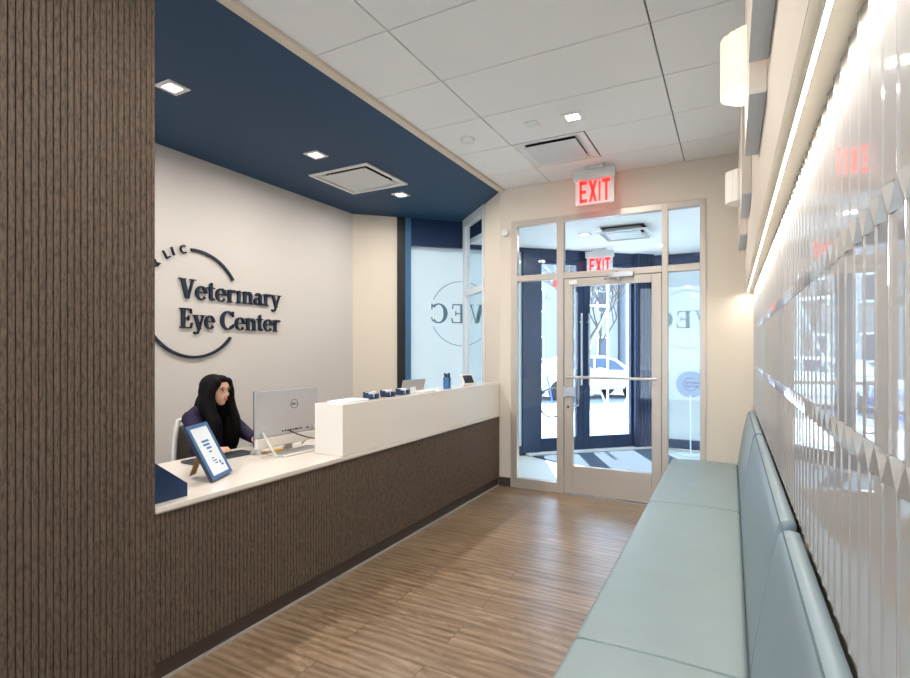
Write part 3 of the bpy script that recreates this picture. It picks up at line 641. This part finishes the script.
# ------------------------------------------------ acrylic ribbed panel
b = MB(); p = .068; sl = math.tan(R(4.6)); y0p, y1p = -.4, YD-.004; z0, z1, z2, z3 = .94, 1.277, 1.60, 1.914; hb = .020
def prof(ph):
    P = []; y = y0p
    n = int((y1p-y0p)/p)+2
    for k in range(-1, n):
        a = y0p + (k+ph)*p
        P += [(a, 0), (a+.80*p, -.80*p*sl), (a+.86*p, -.80*p*sl-.0022), (a+.92*p, -.80*p*sl-.0018), (a+.97*p, -.001)]
    return P
def strip(ph, za, zb):
    P = prof(ph); lo = []; hi = []
    Q = [(min(max(y, y0p), y1p), x) for y, x in P]
    lo = [b.b.verts.new((XP+x, y, za)) for y, x in Q]; hi = [b.b.verts.new((XP+x, y, zb)) for y, x in Q]
    for i in range(len(Q)-1):
        if abs(Q[i][0]-Q[i+1][0]) > 1e-6: b.b.faces.new((lo[i], hi[i], hi[i+1], lo[i+1]))
strip(0, z0, z1-hb); strip(.5, z1+hb, z2-hb); strip(0, z2+hb, z3)
# zigzag joint bands
for zc, pa, pb in ((z1, 0, .5), (z2, .5, 0)):
    n = int((y1p-y0p)/p)
    for k in range(n):
        ya = y0p + (k+pa+.86)*p; yb = ya + p; ym = (ya+yb)/2; 
        if yb > y1p or ym+p > y1p: continue
        A_ = (XP-.007, ya, zc-hb); B_ = (XP-.007, yb, zc-hb); C_ = (XP-.007, ym, zc+hb); D_ = (XP-.007, ym+p, zc+hb); m1 = (XP-.001, ym, zc-hb); m2 = (XP-.001, yb, zc+hb)
        b.quad(A_, C_, m1); b.quad(m1, C_, B_); b.quad(C_, B_, m2); b.quad(m2, B_, D_)
b.box(XP+.002, XP+.0115, y0p, y1p, z0, z3)
tag(b.build('ribbed_wall_panel', 'acrylic'), 'glossy clear ribbed acrylic wall panel with zigzag joints above the bench', 'wall panel')
t = thing('led_strip_light', 'bright continuous LED strip in the cove above the acrylic panel', 'strip light', (.122, 2.2, 1.9145))
MB().box(-.004, .004, -2.5, YD-2.23, -.006, 0).build('light_lens', 'led', t); MB().box(-.006, -.004, -2.5, YD-2.23, -.007, 0).box(.004, .006, -2.5, YD-2.23, -.007, 0).build('channel', 'metal_white', t)
l = bpy.data.lights.new('cove_lamp', 'AREA'); l.shape = 'RECTANGLE'; l.size = .03; l.size_y = 5.2; l.energy = 17; l.color = (1,.94,.86)
o = bpy.data.objects.new('cove_lamp', l); COL.objects.link(o); o.parent = t; o.location = (.0, .2, -.012)

# wall blocks and sconces
def block(x, y0, y1, z0, z1, label):
    t = thing('wall_block', label, 'wall block', (XR, (y0+y1)/2, z0), 0, 'wood faced blocks on the upper right wall')
    L_ = (y1-y0)/2; MB().box(x-XR, -.001, -L_, L_, .004, z1-z0).build('face', 'plank_face', t, bevel=.002); MB().box(x-XR+.001, -.002, -L_+.001, L_-.001, 0, .004).build('underside', 'plank_under', t)
block(.045, .2, 1.79, 2.28, 3.02, 'wall block over the bench, nearest one at the top edge')
block(.048, 1.87, 2.46, 2.22, 3.02, 'wall block right of the big lit sconce')
block(.050, 3.24, 3.84, 2.27, 3.02, 'wall block between the two sconces')
block(.050, 4.12, 4.78, 2.22, 2.9, 'wall block next to the entrance wall')
def sconce(y, z, lab, m, e):
    t = thing('wall_sconce', lab, 'wall lamp', (XR, y, z), 0, 'half drum wall sconces')
    r = .105; n = 40; b = MB(); zs = (-.105, .105); q = 1.28
    for k in range(n):
        a0, a1 = pi/2 + pi*k/n, pi/2 + pi*(k+1)/n; ra = r - .0015*(k%2); rb = r - .0015*((k+1)%2)
        b.quad((q*ra*cos(a0), ra*sin(a0), zs[0]), (q*rb*cos(a1), rb*sin(a1), zs[0]), (q*rb*cos(a1), rb*sin(a1), zs[1]), (q*ra*cos(a0), ra*sin(a0), zs[1]))
    o = b.build('lamp_shade', m, t); md = o.modifiers.new('s', 'SOLIDIFY'); md.thickness = .003
    n = 24; MB().prism([(1.28*.100*cos(pi*1.5-pi*k/n)-.001, .100*sin(pi*1.5-pi*k/n)) for k in range(n+1)], .004, Matrix.Translation((0,0,-.100))).build('diffuser', 'shade_glow' if e else m, t)
    MB().box(-.02, 0, -.06, .06, -.06, .06).build('back_plate', 'metal_white', t)
    if e:
        l = bpy.data.lights.new('sconce_lamp', 'POINT'); l.energy = e; l.color = (1,.82,.6); l.shadow_soft_size = .04
        o = bpy.data.objects.new('sconce_lamp', l); COL.objects.link(o); o.parent = t; o.location = (-.06, 0, -.16)
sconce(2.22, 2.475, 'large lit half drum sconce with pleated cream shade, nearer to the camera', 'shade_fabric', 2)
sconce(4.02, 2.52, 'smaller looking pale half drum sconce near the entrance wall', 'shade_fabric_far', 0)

# ------------------------------------------------ round sign on a stand in the vestibule
t = thing('round_floor_sign', 'pale round sign on a thin pole behind the right sidelight', 'floor sign', (-.49, 7.72, 0))
MB().lathe([(.17,0),(.17,.012),(.02,.022)], 26).build('base', 'stand_white', t); MB().tube([(0,0,.02),(0,0,.80)], .009).build('pole', 'stand_white', t)
RT = Matrix.Translation((0,0,.955)) @ Matrix.Rotation(R(90), 4, 'X')
MB().lathe([(.18,-.006),(.18,.006)], 48, RT).build('disc', 'sign_disc', t)
b = MB(); RT2 = Matrix(((1,0,0,0),(0,0,-1,-.0065),(0,1,0,.955),(0,0,0,1))); ringband(b, RT2, .085, .09, 60, 150, .002); ringband(b, RT2, .085, .09, 210, 340, .002); ringband(b, RT2, .085, .09, 150, 210, .002)
letters('Veterinary', RT2 @ Matrix.Translation((-.06,.008,0)), .045, .002, .19, mb=b); letters('Eye Center', RT2 @ Matrix.Translation((-.06,-.04,0)), .045, .002, .19, mb=b)
b.build('lettering', 'ink_dark', t)

# ------------------------------------------------ person and chair
def remeshed(b, name, m, voxel, parent, smooth_it=4):
    me = bpy.data.meshes.new(name+'_src'); b.b.to_mesh(me); b.b.free(); o = bpy.data.objects.new(name+'_src', me); COL.objects.link(o)
    md = o.modifiers.new('r', 'REMESH'); md.mode = 'VOXEL'; md.voxel_size = voxel
    m2 = o.modifiers.new('sm', 'SMOOTH'); m2.factor = .5; m2.iterations = smooth_it
    dg = bpy.context.evaluated_depsgraph_get(); me2 = bpy.data.meshes.new_from_object(o.evaluated_get(dg)); bpy.data.objects.remove(o)
    me2.name = name; me2.materials.clear(); me2.materials.append(MATS[m])
    for p_ in me2.polygons: p_.use_smooth = True
    r = bpy.data.objects.new(name, me2); COL.objects.link(r); r.parent = parent; return r
def limb(b, pts, rs, n=16):
    # dense capsule chain
    for (p0, r0), (p1, r1) in zip(list(zip(pts, rs))[:-1], list(zip(pts, rs))[1:]):
        p0, p1 = Vector(p0), Vector(p1); k = max(2, int((p1-p0).length/(min(r0, r1)*.35)))
        for i in range(k+1): u = i/k; b.ell(p0.lerp(p1, u), (r0+(r1-r0)*u,)*3, None, n, 10)
PX, PY = -3.27, 2.43
pe = thing('person', 'seated person with long black hair in a dark purple jacket behind the desk', 'person', (PX, PY, 0), R(16))
hc = Vector((.09, -.03, 1.135)); hr = Matrix.Rotation(R(-13), 3, 'Z')
b = MB()
def HE(off, r, rot=None): b.ell(hc + hr @ Vector(off), r, (hr @ rot) if rot else hr)
HE((-.012,0,.02), (.090,.073,.088)); HE((.018,0,-.035), (.060,.054,.062)); HE((.045,0,-.078), (.026,.024,.022)); HE((.060,0,.035),(.026,.050,.035))
for sg in (-1,1): HE((.052, sg*.034, -.022), (.022,.020,.020)); HE((-.005, sg*.072, -.008), (.014,.008,.028))
HE((.088,0,-.012), (.009,.009,.026), Matrix.Rotation(R(-18),3,'Y')); HE((.097,0,-.027), (.012,.012,.010))
for sg in (-1,1): HE((.084, sg*.022, .022), (.012,.022,.006)); HE((.09, sg*.009, -.030), (.008,.008,.007))
HE((.079,0,-.052), (.010,.022,.007)); HE((.077,0,-.062), (.011,.018,.007))
limb(b, [hc+Vector((-.02,0,-.05)), (.03,0,1.03), (.01,0,.99)], [.05,.048,.055])
b.ell((0,0,.90), (.085,.155,.12)); b.ell((.01,0,.78), (.085,.13,.14)); b.ell((-.01,0,.62), (.11,.16,.12))
arms = {}
for sg, hand in ((-1, (.37, -.34, .775)), (1, (.45, .03, .775))):
    sh = Vector((-.005, sg*.172, .955)); el = Vector((.13, sg*.235, .80)); wr = Vector(hand) - Vector((.10, -sg*.0, -.0)); wr.z = hand[2]+.02
    if sg == 1: el = Vector((.13, .225, .81))
    arms[sg] = (sh, el, wr)
    limb(b, [sh, el, wr], [.050,.040,.027]); h0 = wr
    b.ell(h0+Vector((.045,0,-.004)), (.048,.038,.014)); 
    for q, (dy, ln) in enumerate(((-.030,.062),(-.011,.072),(.009,.068),(.027,.054))):
        a = h0+Vector((.075,dy,.0)); limb(b, [a, a+Vector((ln*.5,dy*.1,.006)), a+Vector((ln*.9,dy*.15,-.012))], [.0088,.0082,.007], 10)
    a = h0+Vector((.03, -sg*.032, -.004)); limb(b, [a, a+Vector((.03,-sg*.018,.0)), a+Vector((.055,-sg*.024,-.006))], [.011,.0095,.008], 10)
for sg in (-1,1): limb(b, [(-.02, sg*.09, .57), (.36, sg*.12, .55), (.32, sg*.12, .12)], [.085,.060,.042]); b.ell((.37, sg*.12, .05), (.12,.045,.045))
body = remeshed(b, 'body', 'skin', .0055, pe, 3)
# jacket
b = MB(); b.ell((-.005,0,.90), (.108,.175,.125)); b.ell((.0,0,.985), (.07,.135,.05)); limb(b, [(-.01,-.05,1.02), (-.01,-.17,.955)], [.045,.05]); limb(b, [(-.01,.05,1.02), (-.01,.17,.955)], [.045,.05]); b.ell((.01,0,.76), (.108,.155,.17)); b.ell((-.01,0,.62), (.125,.175,.10))
for sg in (-1,1):
    sh, el, wr = arms[sg]; limb(b, [sh, el, el.lerp(wr,.93)], [.056,.052,.036]); b.ell(sh+Vector((0,-sg*.04,-.01)), (.055,.055,.05))
limb(b, [(-.03,-.05,1.03),(-.045,0,1.035),(-.03,.05,1.03)], [.022]*3)
jk = remeshed(b, 'jacket', 'jacket', .008, pe, 3)
b = MB()
for sg in (-1,1): limb(b, [(-.02, sg*.09, .565), (.36, sg*.12, .555), (.32, sg*.12, .14)], [.10,.072,.055])
remeshed(b, 'trousers', 'trousers', .012, pe, 3)
b = MB()
for sg in (-1,1): b.ell((.38, sg*.12, .048), (.13,.05,.045))
b.build('shoes', 'black', pe, smooth=True)
# face details
def HB_(nm, m, parts):
    if nm in ('eye', 'iris', 'eyebrow') and len(parts) == 2:
        for q in parts: HB_(nm, m, [q])
        return
    b = MB()
    for off, r in parts: b.ell(hc + hr @ Vector(off), r, hr)
    return b.build(nm, m, pe, smooth=True)
HB_('eye', 'eye_white', [((.0785, s*.026, .006), (.0112,.0125,.0052)) for s in (-1,1)])
HB_('iris', 'eye_dark', [((.0865, s*.0255, .006), (.0045,.0062,.0055)) for s in (-1,1)])
HB_('eyebrow', 'eye_dark', [((.0915, s*.026, .0265), (.006,.019,.0036)) for s in (-1,1)] )
HB_('eyelash', 'eye_dark', [((.084, -.027, .0135), (.008,.0155,.0024))]); HB_('eyelash', 'eye_dark', [((.084, .027, .0135), (.008,.0155,.0024))])
HB_('lips', 'lips', [((.0835, 0, -.0515), (.0085,.0195,.0048)), ((.0825, 0, -.060), (.0085,.016,.0052))])
# hair: crown, back fall and two front falls over the shoulders
b = MB()
b.ell(hc+Vector((-.028,0,.030)), (.095,.087,.088)); b.ell(hc+hr@Vector((.033,0,.078)), (.050,.058,.034)); b.ell(hc+Vector((-.035,0,-.04)), (.085,.088,.10))
for sg in (-1,1):
    P_ = [(.045, sg*.058, .050), (.040, sg*.078, .0), (.030, sg*.084, -.06), (.040, sg*.088, -.13), (.065, sg*.092, -.20), (.070, sg*.095, -.28), (.055, sg*.09, -.36), (.045, sg*.082, -.42)]
    rr_ = [.033,.033,.038,.043,.047,.048,.046,.034]
    for (a, r0), (c, r1) in zip(list(zip(P_, rr_))[:-1], list(zip(P_, rr_))[1:]):
        for i in range(7): u = i/6; q = hr @ Vector(a).lerp(Vector(c), u); r = r0+(r1-r0)*u; b.ell(hc+q, (r*.95, r*.85, r), None, 14, 8)
    b.ell(hc+hr@Vector((-.02, sg*.07, -.12)), (.065,.045,.14)); b.ell(hc+hr@Vector((-.02, sg*.072, -.01)), (.06,.026,.08)); b.ell(hc+hr@Vector((.045, sg*.058, -.30)), (.035,.04,.13))
b.ell(hc+Vector((-.10,0,-.16)), (.04,.10,.16)); b.ell(hc+Vector((-.11,0,-.26)), (.03,.11,.12))

for sg in (-1,1): b.ell(hc+hr@Vector((.052,sg*.048,.055)), (.034,.030,.040))
hair = remeshed(b, 'hair', 'hair', .006, pe, 3)

ch = thing('office_chair', 'white office chair behind the seated person', 'chair', (PX+.02, PY+.07, 0), R(0))
MB().box(-.20, .25, -.23, .23, .43, .488).build('seat', 'fabric_grey', ch, bevel=.02, seg=3)
b = MB(); 
pts = []
for k in range(25):
    a = pi*k/24; pts.append((-.20-.02*sin(a), -.21*cos(a), .50+.42*min(1, sin(a)*1.8)))
b.tube(pts, .016, 10); b.build('back_frame', 'chair_white', ch, smooth=True)
MB().box(-.225, -.20, -.19, .19, .52, .88).build('backrest', 'fabric_grey', ch, bevel=.01)
MB().tube([(0,0,.10),(0,0,.43)], .03).build('column', 'aluminium', ch)
for k in range(5):
    a = 2*pi*k/5; MB().tube([(0,0,.11),(.29*cos(a),.29*sin(a),.07)], [.025,.016], 10).build('leg', 'chair_white', ch); MB().ell((.29*cos(a),.29*sin(a),.028), (.028,.028,.028)).build('caster', 'black', ch, smooth=True)

# ------------------------------------------------ street
b = MB(); b.box(-30, 60, -.0, 5.2, -.30, -.12, SFM @ Matrix.Translation((0,.12,0)))
tag(b.build('sidewalk', 'pavement'), 'pale sidewalk outside the storefront', 'pavement', kind='structure')
b = MB(); b.box(-30, 60, 5.33, 16.0, -.40, -.22, SFM); tag(b.build('road', 'asphalt'), 'sunlit street beyond the sidewalk', 'road', kind='structure')
b = MB(); b.box(-30, 60, 16.01, 40, -.30, -.12, SFM); tag(b.build('sidewalk', 'pavement'), 'far sidewalk in front of the houses', 'pavement', kind='structure')
tag(MB().box(-30, 60, -40, 8.6, -.9, -.42).build('ground', 'pavement'), 'ground under the building', 'ground', kind='structure')
def O(u, v, z=0): return SFM @ Vector((u, v, z))
ang = math.atan2(D0.y, D0.x)
def car(u, v, label, z=-.22):
    t = thing('car', label, 'car', O(u, v, z), ang, 'parked white cars')
    body_ = [(-2.25,.32),(-2.2,.62),(-2.05,.82),(-1.35,.93),(1.1,.95),(1.95,.84),(2.22,.66),(2.28,.32)]
    T = Matrix(((1,0,0,0),(0,0,1,-.87),(0,1,0,0),(0,0,0,1)))
    MB().prism(body_, 1.74, T).build('body', 'car_white', t, bevel=.09, seg=4)
    cab = [(-1.55,.92),(-1.1,1.32),(-.6,1.44),(.35,1.45),(.85,1.33),(1.45,.93)]
    T2 = Matrix(((1,0,0,0),(0,0,1,-.74),(0,1,0,0),(0,0,0,1)))
    MB().prism(cab, 1.48, T2).build('cabin', 'car_white', t, bevel=.08, seg=4)
    for sg in (-1, 1):
        for w_ in ([(-1.3,.97),(-.98,1.28),(-.55,1.36),(-.08,1.37),(-.08,.97)], [(.0,.97),(.0,1.37),(.35,1.37),(.75,1.27),(1.15,.97)]):
            MB().prism(w_, .012, Matrix(((1,0,0,0),(0,0,1,sg*.745-.006),(0,1,0,0),(0,0,0,1)))).build('side_window', 'car_glass', t)
        for wx in (-1.4, 1.38): MB().lathe([(.2,-.1),(.32,-.1),(.33,-.05),(.33,.05),(.32,.1),(.2,.1)], 28, Matrix.Translation((wx, sg*.80, .33)) @ Matrix.Rotation(R(90),4,'X')).build('wheel', 'rubber', t)
        MB().box(-2.27, -2.12, sg*.7-.12, sg*.7+.12, .62, .76).build('tail_light', 'tail_red', t, bevel=.02)
        MB().box(-.02,.14, sg*.93-.06, sg*.93+.06, .95, 1.06).build('wing_mirror', 'car_white', t, bevel=.02)
    return t
car(8.75, 9.6, 'white parked car seen through the outer glass doors')
car(13.8, 9.6, 'white parked car further along, behind the right blue column')
car(3.6, 9.6, 'white parked car further left behind the frosted window')
def tree(u, v, h, seed, label):
    rnd = random.Random(seed); t = thing('bare_tree', label, 'tree', O(u, v, -.125), 0, 'bare street trees')
    b = MB(); tw = MB()
    def grow(p, d, r, ln, lev):
        q = p + d*ln; (b if lev < 2 else tw).tube([p, p.lerp(q,.5)+Vector((rnd.uniform(-.04,.04),rnd.uniform(-.04,.04),0))*ln, q], [r, r*.85, r*.7], 7 if lev < 3 else 4)
        if lev == 6: return
        for k in range(3 if lev else 4):
            a = rnd.uniform(0, 2*pi); s_ = rnd.uniform(.35,.75)
            nd = (d + Vector((cos(a), sin(a), rnd.uniform(-.1,.35)))*s_).normalized(); grow(q if k else p.lerp(q,.8), nd, r*.6, ln*rnd.uniform(.6,.82), lev+1)
    grow(Vector((0,0,0)), Vector((.04,.02,1)).normalized(), .085, h*.30, 0)
    b.build('trunk', 'bark', t); tw.build('twigs', 'bark', t)
tree(10.3, 12.2, 6.0, 3, 'bare street tree right of the double door handles'); tree(6.2, 12.3, 5.2, 5, 'bare street tree seen through the left sidelight'); tree(14.5, 18.0, 8, 9, 'bare tree in front of the far house, rightmost'); tree(7.0, 19, 7, 12, 'bare tree in front of the far house, left one')
def house(u0, u1, v, h, m, label):
    t = thing('house', label, 'house', O((u0+u1)/2, v, -.12), ang, 'houses across the street'); w = (u1-u0)/2
    b = MB(); b.box(-w, w, 0, 6, 0, h); b.box(-w-.1, w+.1, -.2, 6, h, h+.35); b.build('wall', m, t)
    n = int(w*2/2.2)
    for k in range(n):
        x = -w + (k+.5)*2*w/n
        for z in [1.0 + 3.1*j for j in range(int(h/3.1))]:
            o = MB().box(x-.45, x+.45, -.06, 0, z-.1, z+1.45).build('window_frame', 'metal_white', t); MB().box(x-.35, x+.35, -.075, -.061, z+.02, z+1.33).build('pane', 'facade_win', o)
house(-2, 7.8, 24, 9.3, 'facade', 'pale house with tall windows at the left across the street'); house(8, 20, 24.5, 8.8, 'facade', 'white house across the street behind the parked car'); house(20.2, 34, 24, 11, 'facade_grey', 'grey house across the street at the right')
# scaffold and lamp pole
b = MB()
for u in (4.55, 5.6): b.tube([O(u, 3.2, -.12), O(u, 3.2, 4.4)], .024, 8)
for z in (1.0, 2.35): b.tube([O(4.55, 3.2, z), O(5.6, 3.2, z)], .025, 8)
b.tube([O(4.55, 3.2, .2), O(5.6, 3.2, 2.3)], .018, 8); b.tube([O(5.6, 3.2, .2), O(4.55, 3.2, 2.3)], .018, 8); b.box(4.3, 6.0, 2.9, 3.5, 3.3, 3.36, SFM)
tag(b.build('scaffold_frame', 'pole_white'), 'white pipe scaffold frame on the sidewalk outside the doors', 'scaffold')
t = thing('street_lamp', 'pale street lamp pole outside the right door leaf', 'street lamp', O(6.62, 3.9, -.12)); MB().lathe([(.12,0),(.11,.35),(.065,.45),(.055,5.5)], 20).build('pole', 'pole_white', t); MB().box(-.05,1.1,-.1,.1,5.4,5.5).build('lamp_head', 'pole_white', t)
t = thing('banner_post', 'small red banner on a thin post outside beyond the left sidelight', 'banner', O(5.55, 5.0, -.12), ang)
MB().box(-.3, .3, -.01, .01, 3.07, 3.35).build('banner', 'red_cloth', t); MB().tube([(.31,0,0),(.31,0,3.4)], .02, 8).build('post', 'pole_white', t)
t = thing('flower_planter', 'low planter with pink flowers on the sidewalk outside the door', 'planter', O(4.9, 1.15, -.12))
MB().lathe([(.13,0),(.19,.24),(.21,.26),(.18,.26)], 28).build('pot', 'terracotta', t); b = MB()
for k in range(40): a = random.uniform(0, 2*pi); r_ = random.uniform(0,.18); b.ell((r_*cos(a), r_*sin(a), .30+random.uniform(0,.12)), (.03,.03,.025), None, 8, 6)
b.build('flowers', 'flower', t)
t = thing('bicycle', 'blue bicycle standing on the sidewalk seen through the left sidelight', 'bicycle', O(4.35, 4.3, -.12), ang)
for x in (-.52, .52): MB().tube([(x+.33*cos(2*pi*k/32), 0, .34+.33*sin(2*pi*k/32)) for k in range(32)], .018, 8, True).build('wheel', 'rubber', t)
MB().tube([(-.52,0,.34),(-.15,0,.75),(.38,0,.78),(-.05,0,.3),(-.52,0,.34)], .022, 8).tube([(-.05,0,.3),(-.18,0,.86)], .02, 8).tube([(.52,0,.34),(.38,0,.95)], .02, 8).build('frame', 'bike_blue', t)
MB().tube([(.42,-.28,1.0),(.38,0,.95),(.42,.28,1.0)], .014, 8).build('handlebar', 'dark_grey', t); MB().ell((-.2,0,.9),(.13,.07,.035)).build('saddle', 'rubber', t)
